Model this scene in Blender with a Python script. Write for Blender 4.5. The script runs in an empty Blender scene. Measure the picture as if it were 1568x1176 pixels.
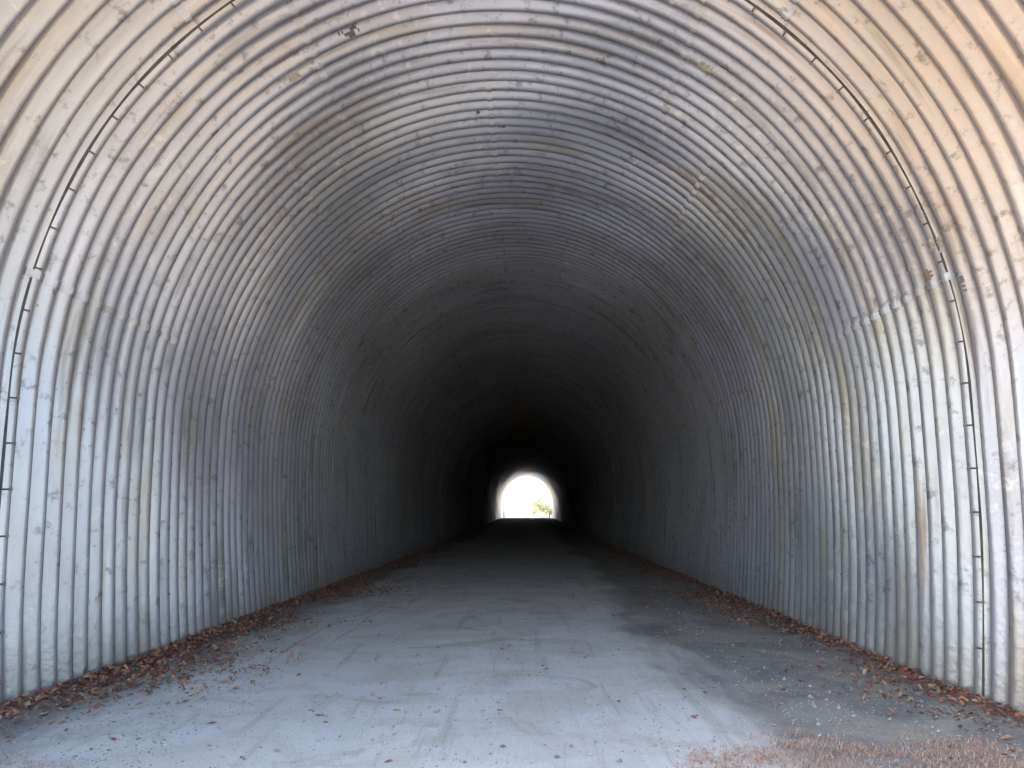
import bpy, math, random
import numpy as np
from mathutils import Vector
random.seed(7); rng=np.random.default_rng(7)
scene=bpy.context.scene
scene.view_settings.view_transform='Standard'; scene.view_settings.look='None'; scene.view_settings.exposure=0

# ---------------- parameters ----------------
Y0,Y1=4.35,120.0          # tunnel mouth and far end
PITCH=0.232; AMP=0.045; SKEW=0.07
A,B,ZC=4.03,4.33,2.6
def rise(y):
    t=np.clip((np.asarray(y,float)-18)/100,0,1); return 0.5*t*t*(3-2*t)
def path_h(x,y):
    x=np.asarray(x,float); y=np.asarray(y,float)
    return rise(y)+0.05*(1-(x/3.6)**2)+0.012*np.sin(y*.7+x*1.3)*np.cos(x*2.1-y*.23)-0.018*np.exp(-((np.abs(x)-1.0)/.28)**2)

# ---------------- helpers ----------------
def link(o): scene.collection.objects.link(o); return o
def mesh_obj(name,verts,faces,mats=(),smooth=True,uv=None,col=None,parent=None):
    me=bpy.data.meshes.new(name)
    verts=np.asarray(verts,np.float32); 
    if isinstance(faces,np.ndarray):
        n=faces.shape[1]; me.vertices.add(len(verts)); me.vertices.foreach_set('co',verts.ravel())
        me.loops.add(faces.size); me.loops.foreach_set('vertex_index',faces.astype(np.int32).ravel())
        me.polygons.add(len(faces)); me.polygons.foreach_set('loop_start',np.arange(0,faces.size,n,dtype=np.int32))
        me.update(calc_edges=True)
    else:
        me.from_pydata(verts.tolist(),[],faces)
    me.validate()
    if uv is not None:
        l=me.uv_layers.new(name='UVMap'); idx=np.empty(len(me.loops),np.int32); me.loops.foreach_get('vertex_index',idx)
        l.data.foreach_set('uv',np.asarray(uv,np.float32)[idx].ravel())
    if col is not None:
        c=me.color_attributes.new('Col','FLOAT_COLOR','POINT'); c.data.foreach_set('color',np.asarray(col,np.float32).ravel())
    me.polygons.foreach_set('use_smooth',np.full(len(me.polygons),smooth))
    for m in mats: me.materials.append(m)
    o=link(bpy.data.objects.new(name,me))
    if parent: o.parent=parent
    return o
def empty(name):
    return link(bpy.data.objects.new(name,None))
class NT:
    def __init__(s,name):
        s.m=bpy.data.materials.new(name); s.m.use_nodes=True; s.t=s.m.node_tree; s.n=s.t.nodes; s.l=s.t.links
        s.b=s.n['Principled BSDF']
    def new(s,t,**k):
        n=s.n.new(t)
        for a,v in k.items(): setattr(n,a,v)
        return n
    def lk(s,a,b): s.l.new(a,b)
    def noise(s,vec,scale,detail=4,rough=.55,dist=0):
        n=s.new('ShaderNodeTexNoise'); n.inputs['Scale'].default_value=scale; n.inputs['Detail'].default_value=detail; n.inputs['Roughness'].default_value=rough
        n.inputs['Distortion'].default_value=dist
        s.lk(vec,n.inputs['Vector']); return n.outputs['Fac']
    def map(s,vec,scale=(1,1,1),loc=(0,0,0),rot=0):
        n=s.new('ShaderNodeMapping'); n.inputs['Scale'].default_value=scale; n.inputs['Location'].default_value=loc
        n.inputs['Rotation'].default_value=(0,0,rot)
        s.lk(vec,n.inputs['Vector']); return n.outputs[0]
    def ramp(s,fac,a,b,va=0,vb=1):
        n=s.new('ShaderNodeMapRange',interpolation_type='SMOOTHSTEP'); n.inputs[1].default_value=a; n.inputs[2].default_value=b
        n.inputs[3].default_value=va; n.inputs[4].default_value=vb; s.lk(fac,n.inputs[0]); return n.outputs[0]
    def math(s,op,a,b=None):
        n=s.new('ShaderNodeMath',operation=op)
        for i,v in enumerate((a,b)):
            if v is None: continue
            if isinstance(v,(int,float)): n.inputs[i].default_value=v
            else: s.lk(v,n.inputs[i])
        return n.outputs[0]
    def mix(s,fac,a,b,mode='MIX'):
        n=s.new('ShaderNodeMix',data_type='RGBA',blend_type=mode)
        for i,v in ((0,fac),(6,a),(7,b)):
            if isinstance(v,(int,float)): n.inputs[i].default_value=v
            elif isinstance(v,tuple): n.inputs[i].default_value=(*v,1)
            else: s.lk(v,n.inputs[i])
        return n.outputs[2]
    def bump(s,h,strength,dist):
        n=s.new('ShaderNodeBump'); n.inputs['Strength'].default_value=strength; n.inputs['Distance'].default_value=dist
        s.lk(h,n.inputs['Height']); s.lk(n.outputs[0],s.b.inputs['Normal'])

# ---------------- materials ----------------
def steel():
    s=NT('galvanized_corrugated_steel')
    uv=s.new('ShaderNodeUVMap').outputs[0]; ob=s.new('ShaderNodeTexCoord').outputs['Object']
    at=s.new('ShaderNodeAttribute',attribute_name='Col').outputs['Color']
    big=s.noise(ob,.55,4)
    base=s.mix(s.ramp(big,.35,.68),(.625,.63,.675),(.52,.525,.565))
    base=s.mix(s.ramp(s.noise(s.map(uv,(.35,1.6,1)),1.0,5,.65),.49,.70,0,.7),base,(.53,.46,.35))
    st=s.noise(s.map(uv,(.5,9,1)),1.0,4,.6)
    base=s.mix(s.ramp(st,.53,.72,0,.65),base,(.26,.25,.24))
    base=s.mix(s.ramp(st,.45,.30,0,.6),base,(.77,.77,.79))
    rs=s.noise(s.map(uv,(.28,7,1),(3,31,0)),1.0,3,.6)
    base=s.mix(s.ramp(rs,.62,.74,0,.75),base,(.31,.19,.12))
    sp=s.noise(ob,7,5,.68)
    base=s.mix(s.math('MULTIPLY',s.ramp(sp,.57,.63),s.ramp(big,.48,.6,0,.6)),base,(.80,.76,.68))
    base=s.mix(s.ramp(sp,.45,.30,0,.7),base,(.20,.19,.185))
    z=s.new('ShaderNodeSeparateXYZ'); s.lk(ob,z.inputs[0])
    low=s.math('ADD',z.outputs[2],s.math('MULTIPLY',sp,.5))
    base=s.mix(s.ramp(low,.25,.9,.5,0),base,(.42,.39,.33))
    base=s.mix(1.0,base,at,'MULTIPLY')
    s.lk(base,s.b.inputs['Base Color'])
    s.b.inputs['Metallic'].default_value=.55
    s.b.inputs['Roughness'].default_value=.35
    s.bump(s.noise(ob,16,3),.3,.012)
    return s.m
def simple(name,c1,c2,scale=6,rough=.8,metal=0,bump=.3,dist=.01):
    s=NT(name); ob=s.new('ShaderNodeTexCoord').outputs['Object']
    b=s.mix(s.ramp(s.noise(ob,scale,4),.3,.7),c1,c2)
    s.lk(b,s.b.inputs['Base Color']); s.b.inputs['Roughness'].default_value=rough; s.b.inputs['Metallic'].default_value=metal
    s.bump(s.noise(ob,scale*5,3),bump,dist); return s.m
def pathmat():
    s=NT('compacted_gravel'); ob=s.new('ShaderNodeTexCoord').outputs['Object']
    x=s.new('ShaderNodeSeparateXYZ'); s.lk(ob,x.inputs[0])
    wob=s.math('MULTIPLY',s.math('SUBTRACT',s.noise(s.map(ob,(1,.35,1)),.9,5,.6),.5),3.4)
    xx=s.math('ABSOLUTE',s.math('ADD',s.math('ADD',x.outputs[0],.6),wob))
    side=s.ramp(xx,1.9,2.8)
    med=s.noise(ob,1.3,5,.65,.8)
    pale=s.mix(s.ramp(med,.38,.68),(.90,.885,.84),(.76,.73,.64))
    grey=s.mix(s.ramp(med,.35,.65),(.28,.27,.26),(.47,.44,.37))
    c=s.mix(side,pale,grey)
    tr=s.noise(s.map(ob,(6,.35,1),rot=.12),1.0,4,.65,.4)
    c=s.mix(s.ramp(tr,.55,.68,0,.40),c,(.44,.41,.35))
    dp=s.noise(s.map(ob,(1.0,1.2,1),(5,2,0),.6),.9,6,.68,1.2)
    c=s.mix(s.ramp(dp,.54,.66,0,.5),c,(.48,.46,.36))
    c=s.mix(s.ramp(x.outputs[1],10,28,0,.35),c,(.56,.49,.40))
    g=s.noise(ob,50,3,.7); c=s.mix(s.ramp(g,.58,.70,0,.5),c,(.26,.25,.23))
    c=s.mix(s.ramp(g,.42,.32,0,.5),c,(.87,.86,.83))
    s.lk(c,s.b.inputs['Base Color']); s.b.inputs['Roughness'].default_value=.9
    s.bump(s.math('ADD',s.math('MULTIPLY',g,.6),s.noise(s.map(ob,(9,3,1)),1.2,4)),.6,.02); return s.m
def attrmat(name,rough=.8):
    s=NT(name); at=s.new('ShaderNodeAttribute',attribute_name='Col').outputs['Color']
    ob=s.new('ShaderNodeTexCoord').outputs['Object']
    c=s.mix(s.ramp(s.noise(ob,40,2),.3,.7,.0,.3),at,(.08,.05,.04))
    s.lk(c,s.b.inputs['Base Color']); s.b.inputs['Roughness'].default_value=rough
    return s.m
M_steel=steel(); M_path=pathmat()
M_grass=simple('dry_grass_ground',(.72,.57,.38),(.60,.49,.31),.8,.95,bump=.8,dist=.05)
M_conc=simple('weathered_concrete',(.40,.39,.36),(.30,.29,.27),2,.9)
M_joint=simple('joint_gap_shade',(.08,.075,.07),(.15,.14,.13),8,.8)  # dark colour paints the shadow gap where the plates overlap
M_bolt=simple('bolt_steel',(.40,.40,.40),(.34,.25,.18),12,.5,.3)
M_leaf=attrmat('dead_leaf'); M_stone=attrmat('pebble_stone',.9); M_blade=attrmat('dry_grass_blade'); M_dep=attrmat('mineral_crust',.9)
M_bark=simple('bark',(.20,.17,.13),(.16,.13,.10),9,.95)
M_wood=simple('post_wood',(.25,.2,.14),(.16,.12,.09),9,.9)
M_fol=attrmat('foliage',.6)

# ---------------- tunnel lining ----------------
def profile(n_low,n_arc):
    zl=np.linspace(-.3,ZC,n_low,endpoint=False)
    xl=A-.14*((ZC-zl)/ZC)**2
    t=np.linspace(0,math.pi,n_arc)
    x=np.concatenate([-xl,-A*np.cos(t),xl[::-1]]); z=np.concatenate([zl,ZC+B*np.sin(t),zl[::-1]])
    return x,z
px,pz=profile(12,91)
def normals(px,pz):
    dx=np.gradient(px); dz=np.gradient(pz); l=np.hypot(dx,dz); return -dz/l,dx/l
nx,nz=normals(px,pz)
arc=np.concatenate([[0],np.cumsum(np.hypot(np.diff(px),np.diff(pz)))]); L=arc[-1]; mid=L/2
RING=12*PITCH
JY=6.28
v0=Y0-.4
ys=np.concatenate([np.arange(v0,22,PITCH/12),np.arange(22,50,PITCH/8),np.arange(50,Y1,PITCH/6),[Y1]])
seamsA=np.array([-5.7,-2.2,2.0,5.6]); seamsB=np.array([-3.1,-.3,2.8])
def ring_id(v): return np.floor((v-JY)/RING).astype(int)
def corr(v): return AMP*np.sin(2*np.pi*(v-JY)/PITCH)
V,U=np.meshgrid(ys,np.arange(len(px)),indexing='ij')
S=arc[U]-mid
rid=ring_id(V)
pid=np.where(rid%2==0,np.searchsorted(seamsA,S),np.searchsorted(seamsB,S))
tab=rng.normal(0,1,(200,8,3))
tb=tab[(rid+20)%200,pid%8]
def wobf(s,v): return .6*(.012*np.sin(v*.9+s*.5)+.010*np.sin(v*.37-s*1.1+2)+.005*np.sin(s*3.1+v*2.3))
def ampf(s,v): return 1+.14*np.sin(s*1.7+v*.31)+.08*np.sin(v*2.9+s*.8)
off=corr(V)*ampf(S,V)+.0015*tb[...,0]+wobf(S,V)
X=px[U]+nx[U]*off; Z=pz[U]+nz[U]*off; Y=V+SKEW*px[U]*np.clip((Y1-V)/10,0,1)
verts=np.stack([X,Y,Z],-1).reshape(-1,3)
nI,nJ=V.shape
i,j=np.meshgrid(np.arange(nI-1),np.arange(nJ-1),indexing='ij'); a=i*nJ+j
faces=np.stack([a,a+1,a+nJ+1,a+nJ],-1).reshape(-1,4)
uv=np.stack([arc[U],V],-1).reshape(-1,2)
br=(1+.03*tb[...,1])*(1+.40*np.clip((V-14)/22,0,1)); rust_sheen=np.exp(-((S-.1)/.9)**2)*np.clip((V-28)/20,0,1)  # steel painted lighter with depth for missing light; rust-red streak paints exit's reflection
warm_bounce=(np.exp(-((S-4.2)/2.3)**2)+.35*np.exp(-((S+4.4)/2.3)**2))*np.clip((8.0-V)/2.2,0,1)  # warm bounce light painted as a tint on upper steel near the mouth
col=np.stack([br*(1+.1*rust_sheen)*(1+.10*warm_bounce),br*(1+.008*tb[...,2])*(1-.10*rust_sheen)*(1-.10*warm_bounce),br*(1-.02*tb[...,2])*(1-.25*rust_sheen)*(1-.30*warm_bounce),np.ones_like(br)],-1).reshape(-1,4)  # vertex colour carries the painted crown reflection and warm bounce
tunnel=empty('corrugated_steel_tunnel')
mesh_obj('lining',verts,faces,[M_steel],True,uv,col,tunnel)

def surf(s,v,inset=0):
    k=s+mid; x=np.interp(k,arc,px); z=np.interp(k,arc,pz); ax=np.interp(k,arc,nx); az=np.interp(k,arc,nz)
    o=corr(v)*ampf(s,v)+wobf(s,v)-inset
    return np.stack([x+ax*o,v+SKEW*x,z+az*o],-1)
sv=[];sf=[];bv=[];bf=[]
def add_bolt(p,n,r):
    n=n/np.linalg.norm(n); u=np.cross(n,[0,1,0]); u/=np.linalg.norm(u); w=np.cross(n,u); b0=len(bv)
    for h,rr in ((0,r),(.6*r,r),(.95*r,.6*r)):
        for k in range(6):
            a=k*math.pi/3; bv.append(p+n*h+u*math.cos(a)*rr+w*math.sin(a)*rr)
    for q in range(2):
        for k in range(6):
            a=b0+q*6+k; c=b0+q*6+(k+1)%6; bf.append((a,c,c+6,a+6))
    bf.append(tuple(b0+12+k for k in range(6)))
for r in range(-1,15):
    va=max(JY+r*RING,Y0-.3); vb=JY+(r+1)*RING
    for s0 in (seamsA if r%2==0 else seamsB):
        vs=np.arange(va,vb+.001,PITCH/12)
        ww=.035
        rows=[surf(np.full_like(vs,s0+d),vs,h) for d,h in ((-ww,.0),(-ww,.008),(ww,.010),(ww,.0))]
        b0=sum(len(q) for q in sv); n=len(vs)
        for q in rows: sv.append(q)
        for q in range(3):
            for k in range(n-1): a=b0+q*n+k; sf.append((a,a+n,a+n+1,a+1))
        for k in np.arange(math.ceil((va-JY)/PITCH*2),math.floor((vb-JY)/PITCH*2)):
            v=JY+(k+.5)*PITCH/2
            for d in (-.016,.018):
                p=surf(np.array([s0+d]),np.array([v]),.008)[0]
                nn=np.array([-np.interp(s0+mid,arc,nx),0,-np.interp(s0+mid,arc,nz)])
                add_bolt(p,nn,.013)
SV=np.concatenate(sv); 
sb=.96*(1+.40*np.clip((SV[:,1]-14)/22,0,1))  # laps painted lighter with depth like the lining, in place of light
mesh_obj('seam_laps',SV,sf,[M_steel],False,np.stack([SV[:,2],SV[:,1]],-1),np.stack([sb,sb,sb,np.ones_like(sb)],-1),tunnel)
ss=np.linspace(-mid+.2,mid-.2,300); jv=[];jf=[]
n=len(ss)
JV=JY+PITCH*.5
wd=.004+.0035*np.clip(1-np.abs(ss)/6,0,1)+.0015*np.sin(ss*5)
for sg,h in ((-1,.0),(-1,.006),(1,.007),(1,.0)): jv.append(surf(ss,JV+sg*wd,h))
for q in range(3):
    for k in range(n-1): a=q*n+k; jf.append((a,a+1,a+n+1,a+n))
jv=np.concatenate(jv).tolist()
for s in np.arange(-mid+.5,mid-.3,.37):
    b0=len(jv)
    for d,h in ((-.008,.012),(.03,.014)):
        for e in (-.007,.007): jv.append(surf(np.array([s+e]),np.array([JV+d]),h)[0].tolist())
    jf.append((b0,b0+1,b0+3,b0+2))
mesh_obj('ring_joint',jv,jf,[M_joint],False,parent=tunnel)
for r in range(-1,9):
    v=JY+r*RING+PITCH*.5
    if v<Y0: continue
    for s in np.arange(-mid+.5,mid-.3,.37):
        nn=np.array([-np.interp(s+mid,arc,nx),0,-np.interp(s+mid,arc,nz)])
        add_bolt(surf(np.array([s]),np.array([v+.05]),.0)[0],nn,.014)
mesh_obj('bolts',np.array(bv),bf,[M_bolt],True,parent=tunnel)
# mineral / rust crusts on the steel
dv=[];df=[];dc=[]
def crust(s0,v0,ls,lv,c,seed):
    r2=np.random.default_rng(seed); step=.018
    ns=max(3,int(2*ls/step)); nv=max(3,int(2*lv/step)); ph=r2.uniform(0,6.28,6); am=r2.uniform(.1,.3,6)
    S1,V1=np.meshgrid(np.linspace(-ls,ls,ns),np.linspace(-lv,lv,nv),indexing='ij')
    th=np.arctan2(V1/lv,S1/ls); rad=.62+sum(am[k]*np.sin(th*(k+1)+ph[k]) for k in range(6))*.6
    mk=(np.hypot(S1/ls,V1/lv)+r2.normal(0,.10,S1.shape)<rad)
    b=len(dv); dv.extend(surf(s0+S1,v0+V1,.004+.003*r2.random(S1.shape)).reshape(-1,3).tolist())
    c=np.array(c)*r2.uniform(.8,1.2,(S1.size,1)); dc.extend(np.concatenate([c,np.ones((S1.size,1))],-1).tolist())
    for i in range(ns-1):
        for j in range(nv-1):
            if mk[i,j] and mk[i+1,j+1]:
                a=b+i*nv+j; df.append((a,a+1,a+nv+1,a+nv))
W=(.85,.84,.80); T=(.62,.55,.44); R=(.36,.26,.19); D=(.22,.21,.21)
lst=[(-.42,16.2,.09,.10,W),(-.38,16.9,.08,.12,W),(-.33,17.6,.06,.15,W),(1.1,15.9,.12,.16,W),(1.05,16.8,.14,.12,W),(1.2,15.3,.07,.07,T),
(-2.1,16.2,.07,.07,W),(-2.0,17.4,.08,.09,W),(-2.3,13.3,.22,.10,T),(-1.9,13.4,.16,.12,T),(-1.85,7.3,.22,.06,W),(-1.75,7.55,.18,.07,D),(-2.5,7.8,.2,.05,T),
(2.25,7.6,.35,.07,T),(2.6,7.4,.28,.06,T),(1.9,7.2,.25,.06,T),(2.1,8.2,.22,.05,W),(5.3,6.4,.10,.14,T),(5.5,6.7,.09,.10,R),(5.35,7.0,.07,.12,T),(5.7,6.2,.14,.05,D),
(5.6,14.8,.25,.08,T),(5.3,15.4,.18,.08,T),(-5.6,12.8,.3,.05,T),(-5.2,13.3,.15,.06,R),(-7.3,8.2,.8,.03,R),(7.0,8.0,.5,.03,R)]
for k,(a1,b1,c1,d1,e1) in enumerate(lst): crust(a1,b1,c1,d1,e1,k)
for k in range(110):
    v=5+rng.gamma(2,4.5); s=rng.choice([-5.6,-3.0,-2.2,-.3,2.0,2.8,5.6])+rng.normal(0,.22)
    crust(s,v,rng.uniform(.03,.13),rng.uniform(.015,.05),[W,T,T,R,D][rng.integers(0,5)],100+k)
mesh_obj('mineral_stains',dv,df,[M_dep],False,col=dc,parent=tunnel)

# ---------------- embankment + headwalls ----------------
t=np.linspace(-1,1,len(px)); hx=45*t; hz=9.2*np.clip((1-np.abs(t))/.55,0,1)**.8-.3
emb=empty('embankment')
hv=[];n=len(px)
for y in np.linspace(Y0+.05,Y1-.05,24):
    hv.append(np.stack([hx,np.full(n,y),hz+.35*np.sin(y*.2+hx*.3)*(hz>1)],-1))
hf=[]
for k in range(23):
    for q in range(n-1): a=k*n+q; hf.append((a,a+1,a+n+1,a+n))
mesh_obj('slope',np.concatenate(hv),hf,[M_grass],True,parent=emb)
for nm,yb,ring in (('near_face',Y0,0),('far_face',Y1,-1)):
    ip=np.stack([px+nx*.05,np.full(n,yb),pz+nz*.05],-1)
    mp=np.stack([px*1.12+nx*.25,np.full(n,yb),pz+nz*.45],-1)
    op=hv[ring].copy(); op[:,1]=yb
    fc=[(q,q+1,n+q+1,n+q) for q in range(n-1)]+[(n+q,n+q+1,2*n+q+1,2*n+q) for q in range(n-1)]
    o=mesh_obj(nm,np.concatenate([ip,mp,op]),fc,[M_conc,M_grass],False,parent=emb)
    for k,p in enumerate(o.data.polygons): p.material_index=0 if k<n-1 else 1

# ---------------- ground (with a rising field beyond the far end) ----------------
gx=np.concatenate([-np.geomspace(1500,6,22),np.linspace(-5,5,11),np.geomspace(6,1500,22)])
gy=np.concatenate([-np.geomspace(1500,8,14),np.linspace(-6,126,50),np.arange(130,520,10),np.geomspace(530,2500,12)])
GX,GY=np.meshgrid(gx,gy)
tt=np.clip((GY-175)/260,0,1); GZ=rise(GY)-.07+30*tt*tt*(3-2*tt)+2.5*np.sin(GX*.02+1)*np.sin(GY*.015)*tt
n2=len(gx); a=(np.arange(len(gy)-1)[:,None]*n2+np.arange(n2-1)[None]).ravel()
mesh_obj('ground',np.stack([GX,GY,GZ],-1).reshape(-1,3),np.stack([a,a+1,a+n2+1,a+n2],-1),[M_grass],True)
qx=np.linspace(-4.3,4.3,60); qy=np.concatenate([np.arange(-25,30,.15),np.arange(30,174,1.0)])
QX,QY=np.meshgrid(qx,qy); QZ=path_h(QX,QY); n2=len(qx); a=(np.arange(len(qy)-1)[:,None]*n2+np.arange(n2-1)[None]).ravel()
mesh_obj('gravel_path',np.stack([QX,QY,QZ],-1).reshape(-1,3),np.stack([a,a+1,a+n2+1,a+n2],-1),[M_path],True)

# ---------------- leaf litter ----------------
def leaves(name,pts,sizes,cols,mat,flat=.35):
    n=len(pts); ang=rng.uniform(0,2*np.pi,n); tilt=rng.normal(0,flat,(n,2))
    shp=np.array([(-.5,0,0),(-.15,.28,.10),(.3,.22,.06),(.55,0,.02),(.3,-.22,.07),(-.15,-.28,.12),(.05,0,-.02)])
    vs=np.repeat(shp[None],n,0)*sizes[:,None,None]*rng.uniform(.7,1.3,(n,1,3))
    c,s=np.cos(ang),np.sin(ang); x=vs[...,0]*c[:,None]-vs[...,1]*s[:,None]; y=vs[...,0]*s[:,None]+vs[...,1]*c[:,None]
    z=vs[...,2]*1.2+x*tilt[:,:1]+y*tilt[:,1:]+np.abs(tilt).sum(1)[:,None]*sizes[:,None]*.35
    P=np.stack([x,y,z],-1)+pts[:,None]
    f=np.array([(6,0,1),(6,1,2),(6,2,3),(6,3,4),(6,4,5),(6,5,0)])
    F=(np.arange(n)[:,None,None]*7+f[None]).reshape(-1,3)
    C=np.concatenate([np.repeat(cols[:,None],7,1),np.ones((n,7,1))],-1)
    return mesh_obj(name,P.reshape(-1,3),F,[mat],False,col=C.reshape(-1,4))
pal=np.array([(.48,.20,.13),(.58,.28,.18),(.36,.19,.13),(.60,.37,.22),(.50,.16,.12),(.27,.17,.12),(.64,.45,.28)])
def lcol(n): return pal[rng.integers(0,len(pal),n)]*rng.uniform(.7,1.3,(n,1))
N=30000
side=rng.choice([-1,1],N,p=[.6,.4]); yv=4.7+rng.gamma(1.5,9,N); keep=yv<75; side=side[keep]; yv=yv[keep]; N=len(yv)
dens=.5+.5*np.sin(yv*1.3+side*2)*np.sin(yv*.43+side)
wdt=np.where(side<0,1.0,np.where(yv<9,.7,1.0))
d=rng.exponential(1,N)*(.14+.34*dens)*wdt+.02
xv=side*(3.86-d); k=(rng.random(N)<.3+.7*dens)&(d<2.0)&~((side>0)&(yv<8.5)&(rng.random(N)<.35))
xv,yv=xv[k],yv[k]
pts=np.stack([xv,yv,path_h(xv,yv)+rng.uniform(.0,.035,len(xv))*(np.abs(xv)>3.5)],-1)
leaves('leaf_litter',pts,rng.uniform(.022,.065,len(xv)),lcol(len(xv)),M_leaf,.4)
n=460; xv=rng.normal(0,2.3,n).clip(-3.7,3.7); yv=rng.uniform(3.5,32,n)
leaves('scattered_leaves',np.stack([xv,yv,path_h(xv,yv)],-1),rng.uniform(.02,.06,n),np.where(rng.random((n,1))<.35,np.array([[.72,.46,.2]]),lcol(n)),M_leaf,.15)

# ---------------- pebbles ----------------
n=9000; sx=rng.random(n)<.7
xv=np.where(sx,rng.choice([-1,1],n)*rng.uniform(2.0,3.95,n),rng.uniform(-3,3,n)); yv=3.4+rng.gamma(1.4,3.2,n)
r=rng.uniform(.004,.010,n)*(1+(rng.random(n)<.06)*1.3)
oc=np.array([(1,0,0),(0,1,0),(-1,0,0),(0,-1,0),(.1,.1,.8),(0,0,-.6)])
P=oc[None]*r[:,None,None]*rng.uniform(.6,1.4,(n,6,1)); P+=np.stack([xv,yv,path_h(xv,yv)+r*.2],-1)[:,None]
f=np.array([(0,1,4),(1,2,4),(2,3,4),(3,0,4)]); F=(np.arange(n)[:,None,None]*6+f[None]).reshape(-1,3)
g=rng.uniform(.25,.75,(n,1)); C=np.concatenate([g,g*.97,g*.92,np.ones((n,1))],-1)
mesh_obj('pebbles',P.reshape(-1,3),F,[M_stone],False,col=np.repeat(C,6,0))

# ---------------- dry grass at the mouth ----------------
def blades(name,cx,cy,n_per,hh,cols):
    vs=[];fs=[];cs=[]
    for x0,y0 in zip(cx,cy):
        for _ in range(n_per):
            x=x0+rng.normal(0,.05); y=y0+rng.normal(0,.05); z=float(path_h(x,y)) if abs(x)<4.2 else -.07
            h=hh*rng.uniform(.4,1.2); a=rng.uniform(0,6.28); le=rng.uniform(.3,1.8)*h; w=.003
            b0=len(vs); pw=(math.cos(a+1.57)*w,math.sin(a+1.57)*w)
            for t in (0,.5,1):
                ww=(1-t*.9); zz=z+h*(t-.35*t*t); xx=x+math.cos(a)*le*t*t; yy=y+math.sin(a)*le*t*t
                vs+= [(xx-pw[0]*ww,yy-pw[1]*ww,zz),(xx+pw[0]*ww,yy+pw[1]*ww,zz)]
            fs+=[(b0,b0+1,b0+3,b0+2),(b0+2,b0+3,b0+5,b0+4)]
            c=cols[rng.integers(0,len(cols))]; cs+=[(*c,1)]*6
    return mesh_obj(name,vs,fs,[M_blade],False,col=cs)
cx=[];cy=[]
while len(cx)<650:
    x=rng.uniform(1.1,4.0); y=rng.uniform(4.3,5.6)
    if y<4.95+.42*min((x-1.1)/.7,1)*(1-.25*(x>3))+.12*math.sin(x*7)+rng.normal(0,.09): cx.append(x);cy.append(y)
while len(cx)<760:
    x=rng.uniform(-3.9,-2.5); y=rng.uniform(4.4,5.25)
    if y<5.2-.35*(x+3.6): cx.append(x);cy.append(y)
blades('dry_grass',cx,cy,16,.04,[(.80,.50,.38),(.88,.67,.53),(.66,.34,.25),(.55,.46,.30)])

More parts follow.
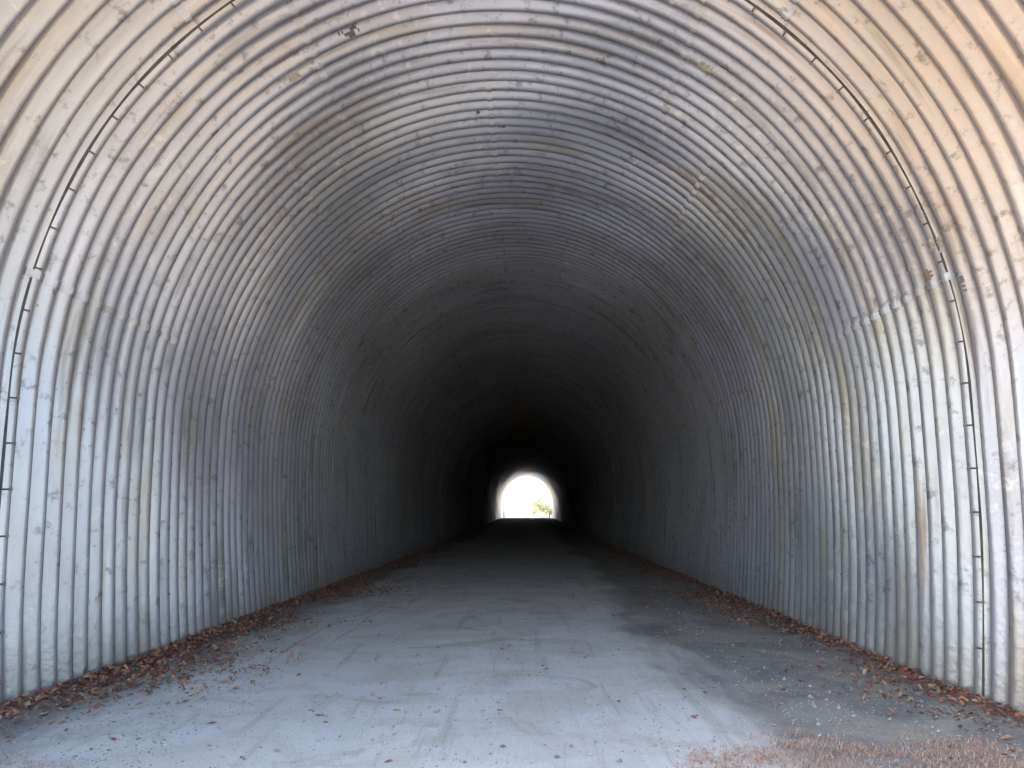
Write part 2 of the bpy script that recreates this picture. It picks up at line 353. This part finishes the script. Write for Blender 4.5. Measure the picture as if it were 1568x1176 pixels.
# ---------------- beyond the far end ----------------
def tree(name,x,y,z,h,cr,nl,cols):
    root=empty(name); 
    vs=[];fs=[]
    def limb(p,q,r0,r1):
        p=np.array(p);q=np.array(q);d=q-p;d=d/np.linalg.norm(d);u=np.cross(d,[.3,.9,.1]);u/=np.linalg.norm(u);w=np.cross(d,u);b=len(vs)
        for c,r in ((p,r0),((p+q)/2+rng.normal(0,.03,3),(r0+r1)/2),(q,r1)):
            for k in range(7): vs.append(c+u*math.cos(k*.8976)*r+w*math.sin(k*.8976)*r)
        for s in range(2):
            for k in range(7): a=b+s*7+k;c=b+s*7+(k+1)%7;fs.append((a,c,c+7,a+7))
    limb((x,y,z-.1),(x+.1,y,z+h*.5),h*.022,h*.014); limb((x+.1,y,z+h*.5),(x,y,z+h*.9),h*.014,h*.004)
    tips=[]
    for k in range(9):
        a=k*2.4; zz=z+h*(.18+.07*k); t=np.array((x+math.cos(a)*cr*.8,y+math.sin(a)*cr*.8,zz+h*.12)); limb((x+.06,y,zz),t,h*.008,h*.003); tips.append(t)
    mesh_obj('trunk',np.array(vs),fs,[M_bark],True,parent=root)
    cl=[t+rng.normal(0,cr*.25,3) for t in tips for _ in range(3)]+[np.array((x,y,z+h*.85))+rng.normal(0,cr*.25,3) for _ in range(5)]
    cl=np.array(cl); idx=rng.integers(0,len(cl),nl); P=cl[idx]+rng.normal(0,cr*.16,(nl,3))
    sh=rng.uniform(.7,1.2,(len(cl),1))[idx]
    o=leaves('crown',P,rng.uniform(.1,.2,nl),np.array(cols)[rng.integers(0,len(cols),nl)]*sh,M_fol,1.2); o.parent=root
    return root
yel=[(.88,.84,.50),(.76,.80,.48),(.9,.86,.55),(.68,.72,.42)]
tree('autumn_tree',1.9,142,.45,2.8,.9,800,yel)
tree('autumn_tree',3.6,150,.45,1.9,1.2,1300,yel)
tree('autumn_tree',-9.5,165,.45,6,2,3000,yel)
for s in (-1,1):
    v=[];f=[]
    for k,(h,r) in enumerate(((0,.09),(1.0,.085),(1.08,.05))):
        for q in range(10): v.append((s*3.55+r*math.cos(q*.628),Y1+1.6+r*math.sin(q*.628),.45+h))
    for k in range(2):
        for q in range(10): a=k*10+q;b=k*10+(q+1)%10;f.append((a,b,b+10,a+10))
    f.append(tuple(range(20,30))); mesh_obj('wooden_bollard',v,f,[M_wood],False)

# ---------------- light ----------------
tosun=Vector((-.80,-.09,.78)).normalized()
el=math.asin(tosun.z); az=math.atan2(tosun.x,tosun.y)
w=bpy.data.worlds.new('World'); scene.world=w; w.use_nodes=True
sky=w.node_tree.nodes.new('ShaderNodeTexSky'); sky.sky_type='NISHITA'; sky.sun_disc=False
sky.sun_elevation=el; sky.sun_rotation=az; sky.dust_density=1.6
bg=w.node_tree.nodes['Background']; bg.inputs[1].default_value=.46; w.node_tree.links.new(sky.outputs[0],bg.inputs[0])
sl=bpy.data.lights.new('sun','SUN'); sl.energy=5; sl.angle=math.radians(.5); sl.color=(1,.90,.75)
so=link(bpy.data.objects.new('sun',sl)); so.rotation_euler=tosun.to_track_quat('Z','Y').to_euler()

# ---------------- camera ----------------
cd=bpy.data.cameras.new('camera'); cd.sensor_width=36; cd.lens=27.1; cd.clip_end=6000; cd.clip_start=.05
co=link(bpy.data.objects.new('camera',cd)); co.location=(.19,0,1.5)
co.rotation_euler=(math.radians(90+9.38),0,math.radians(1.17)); scene.camera=co
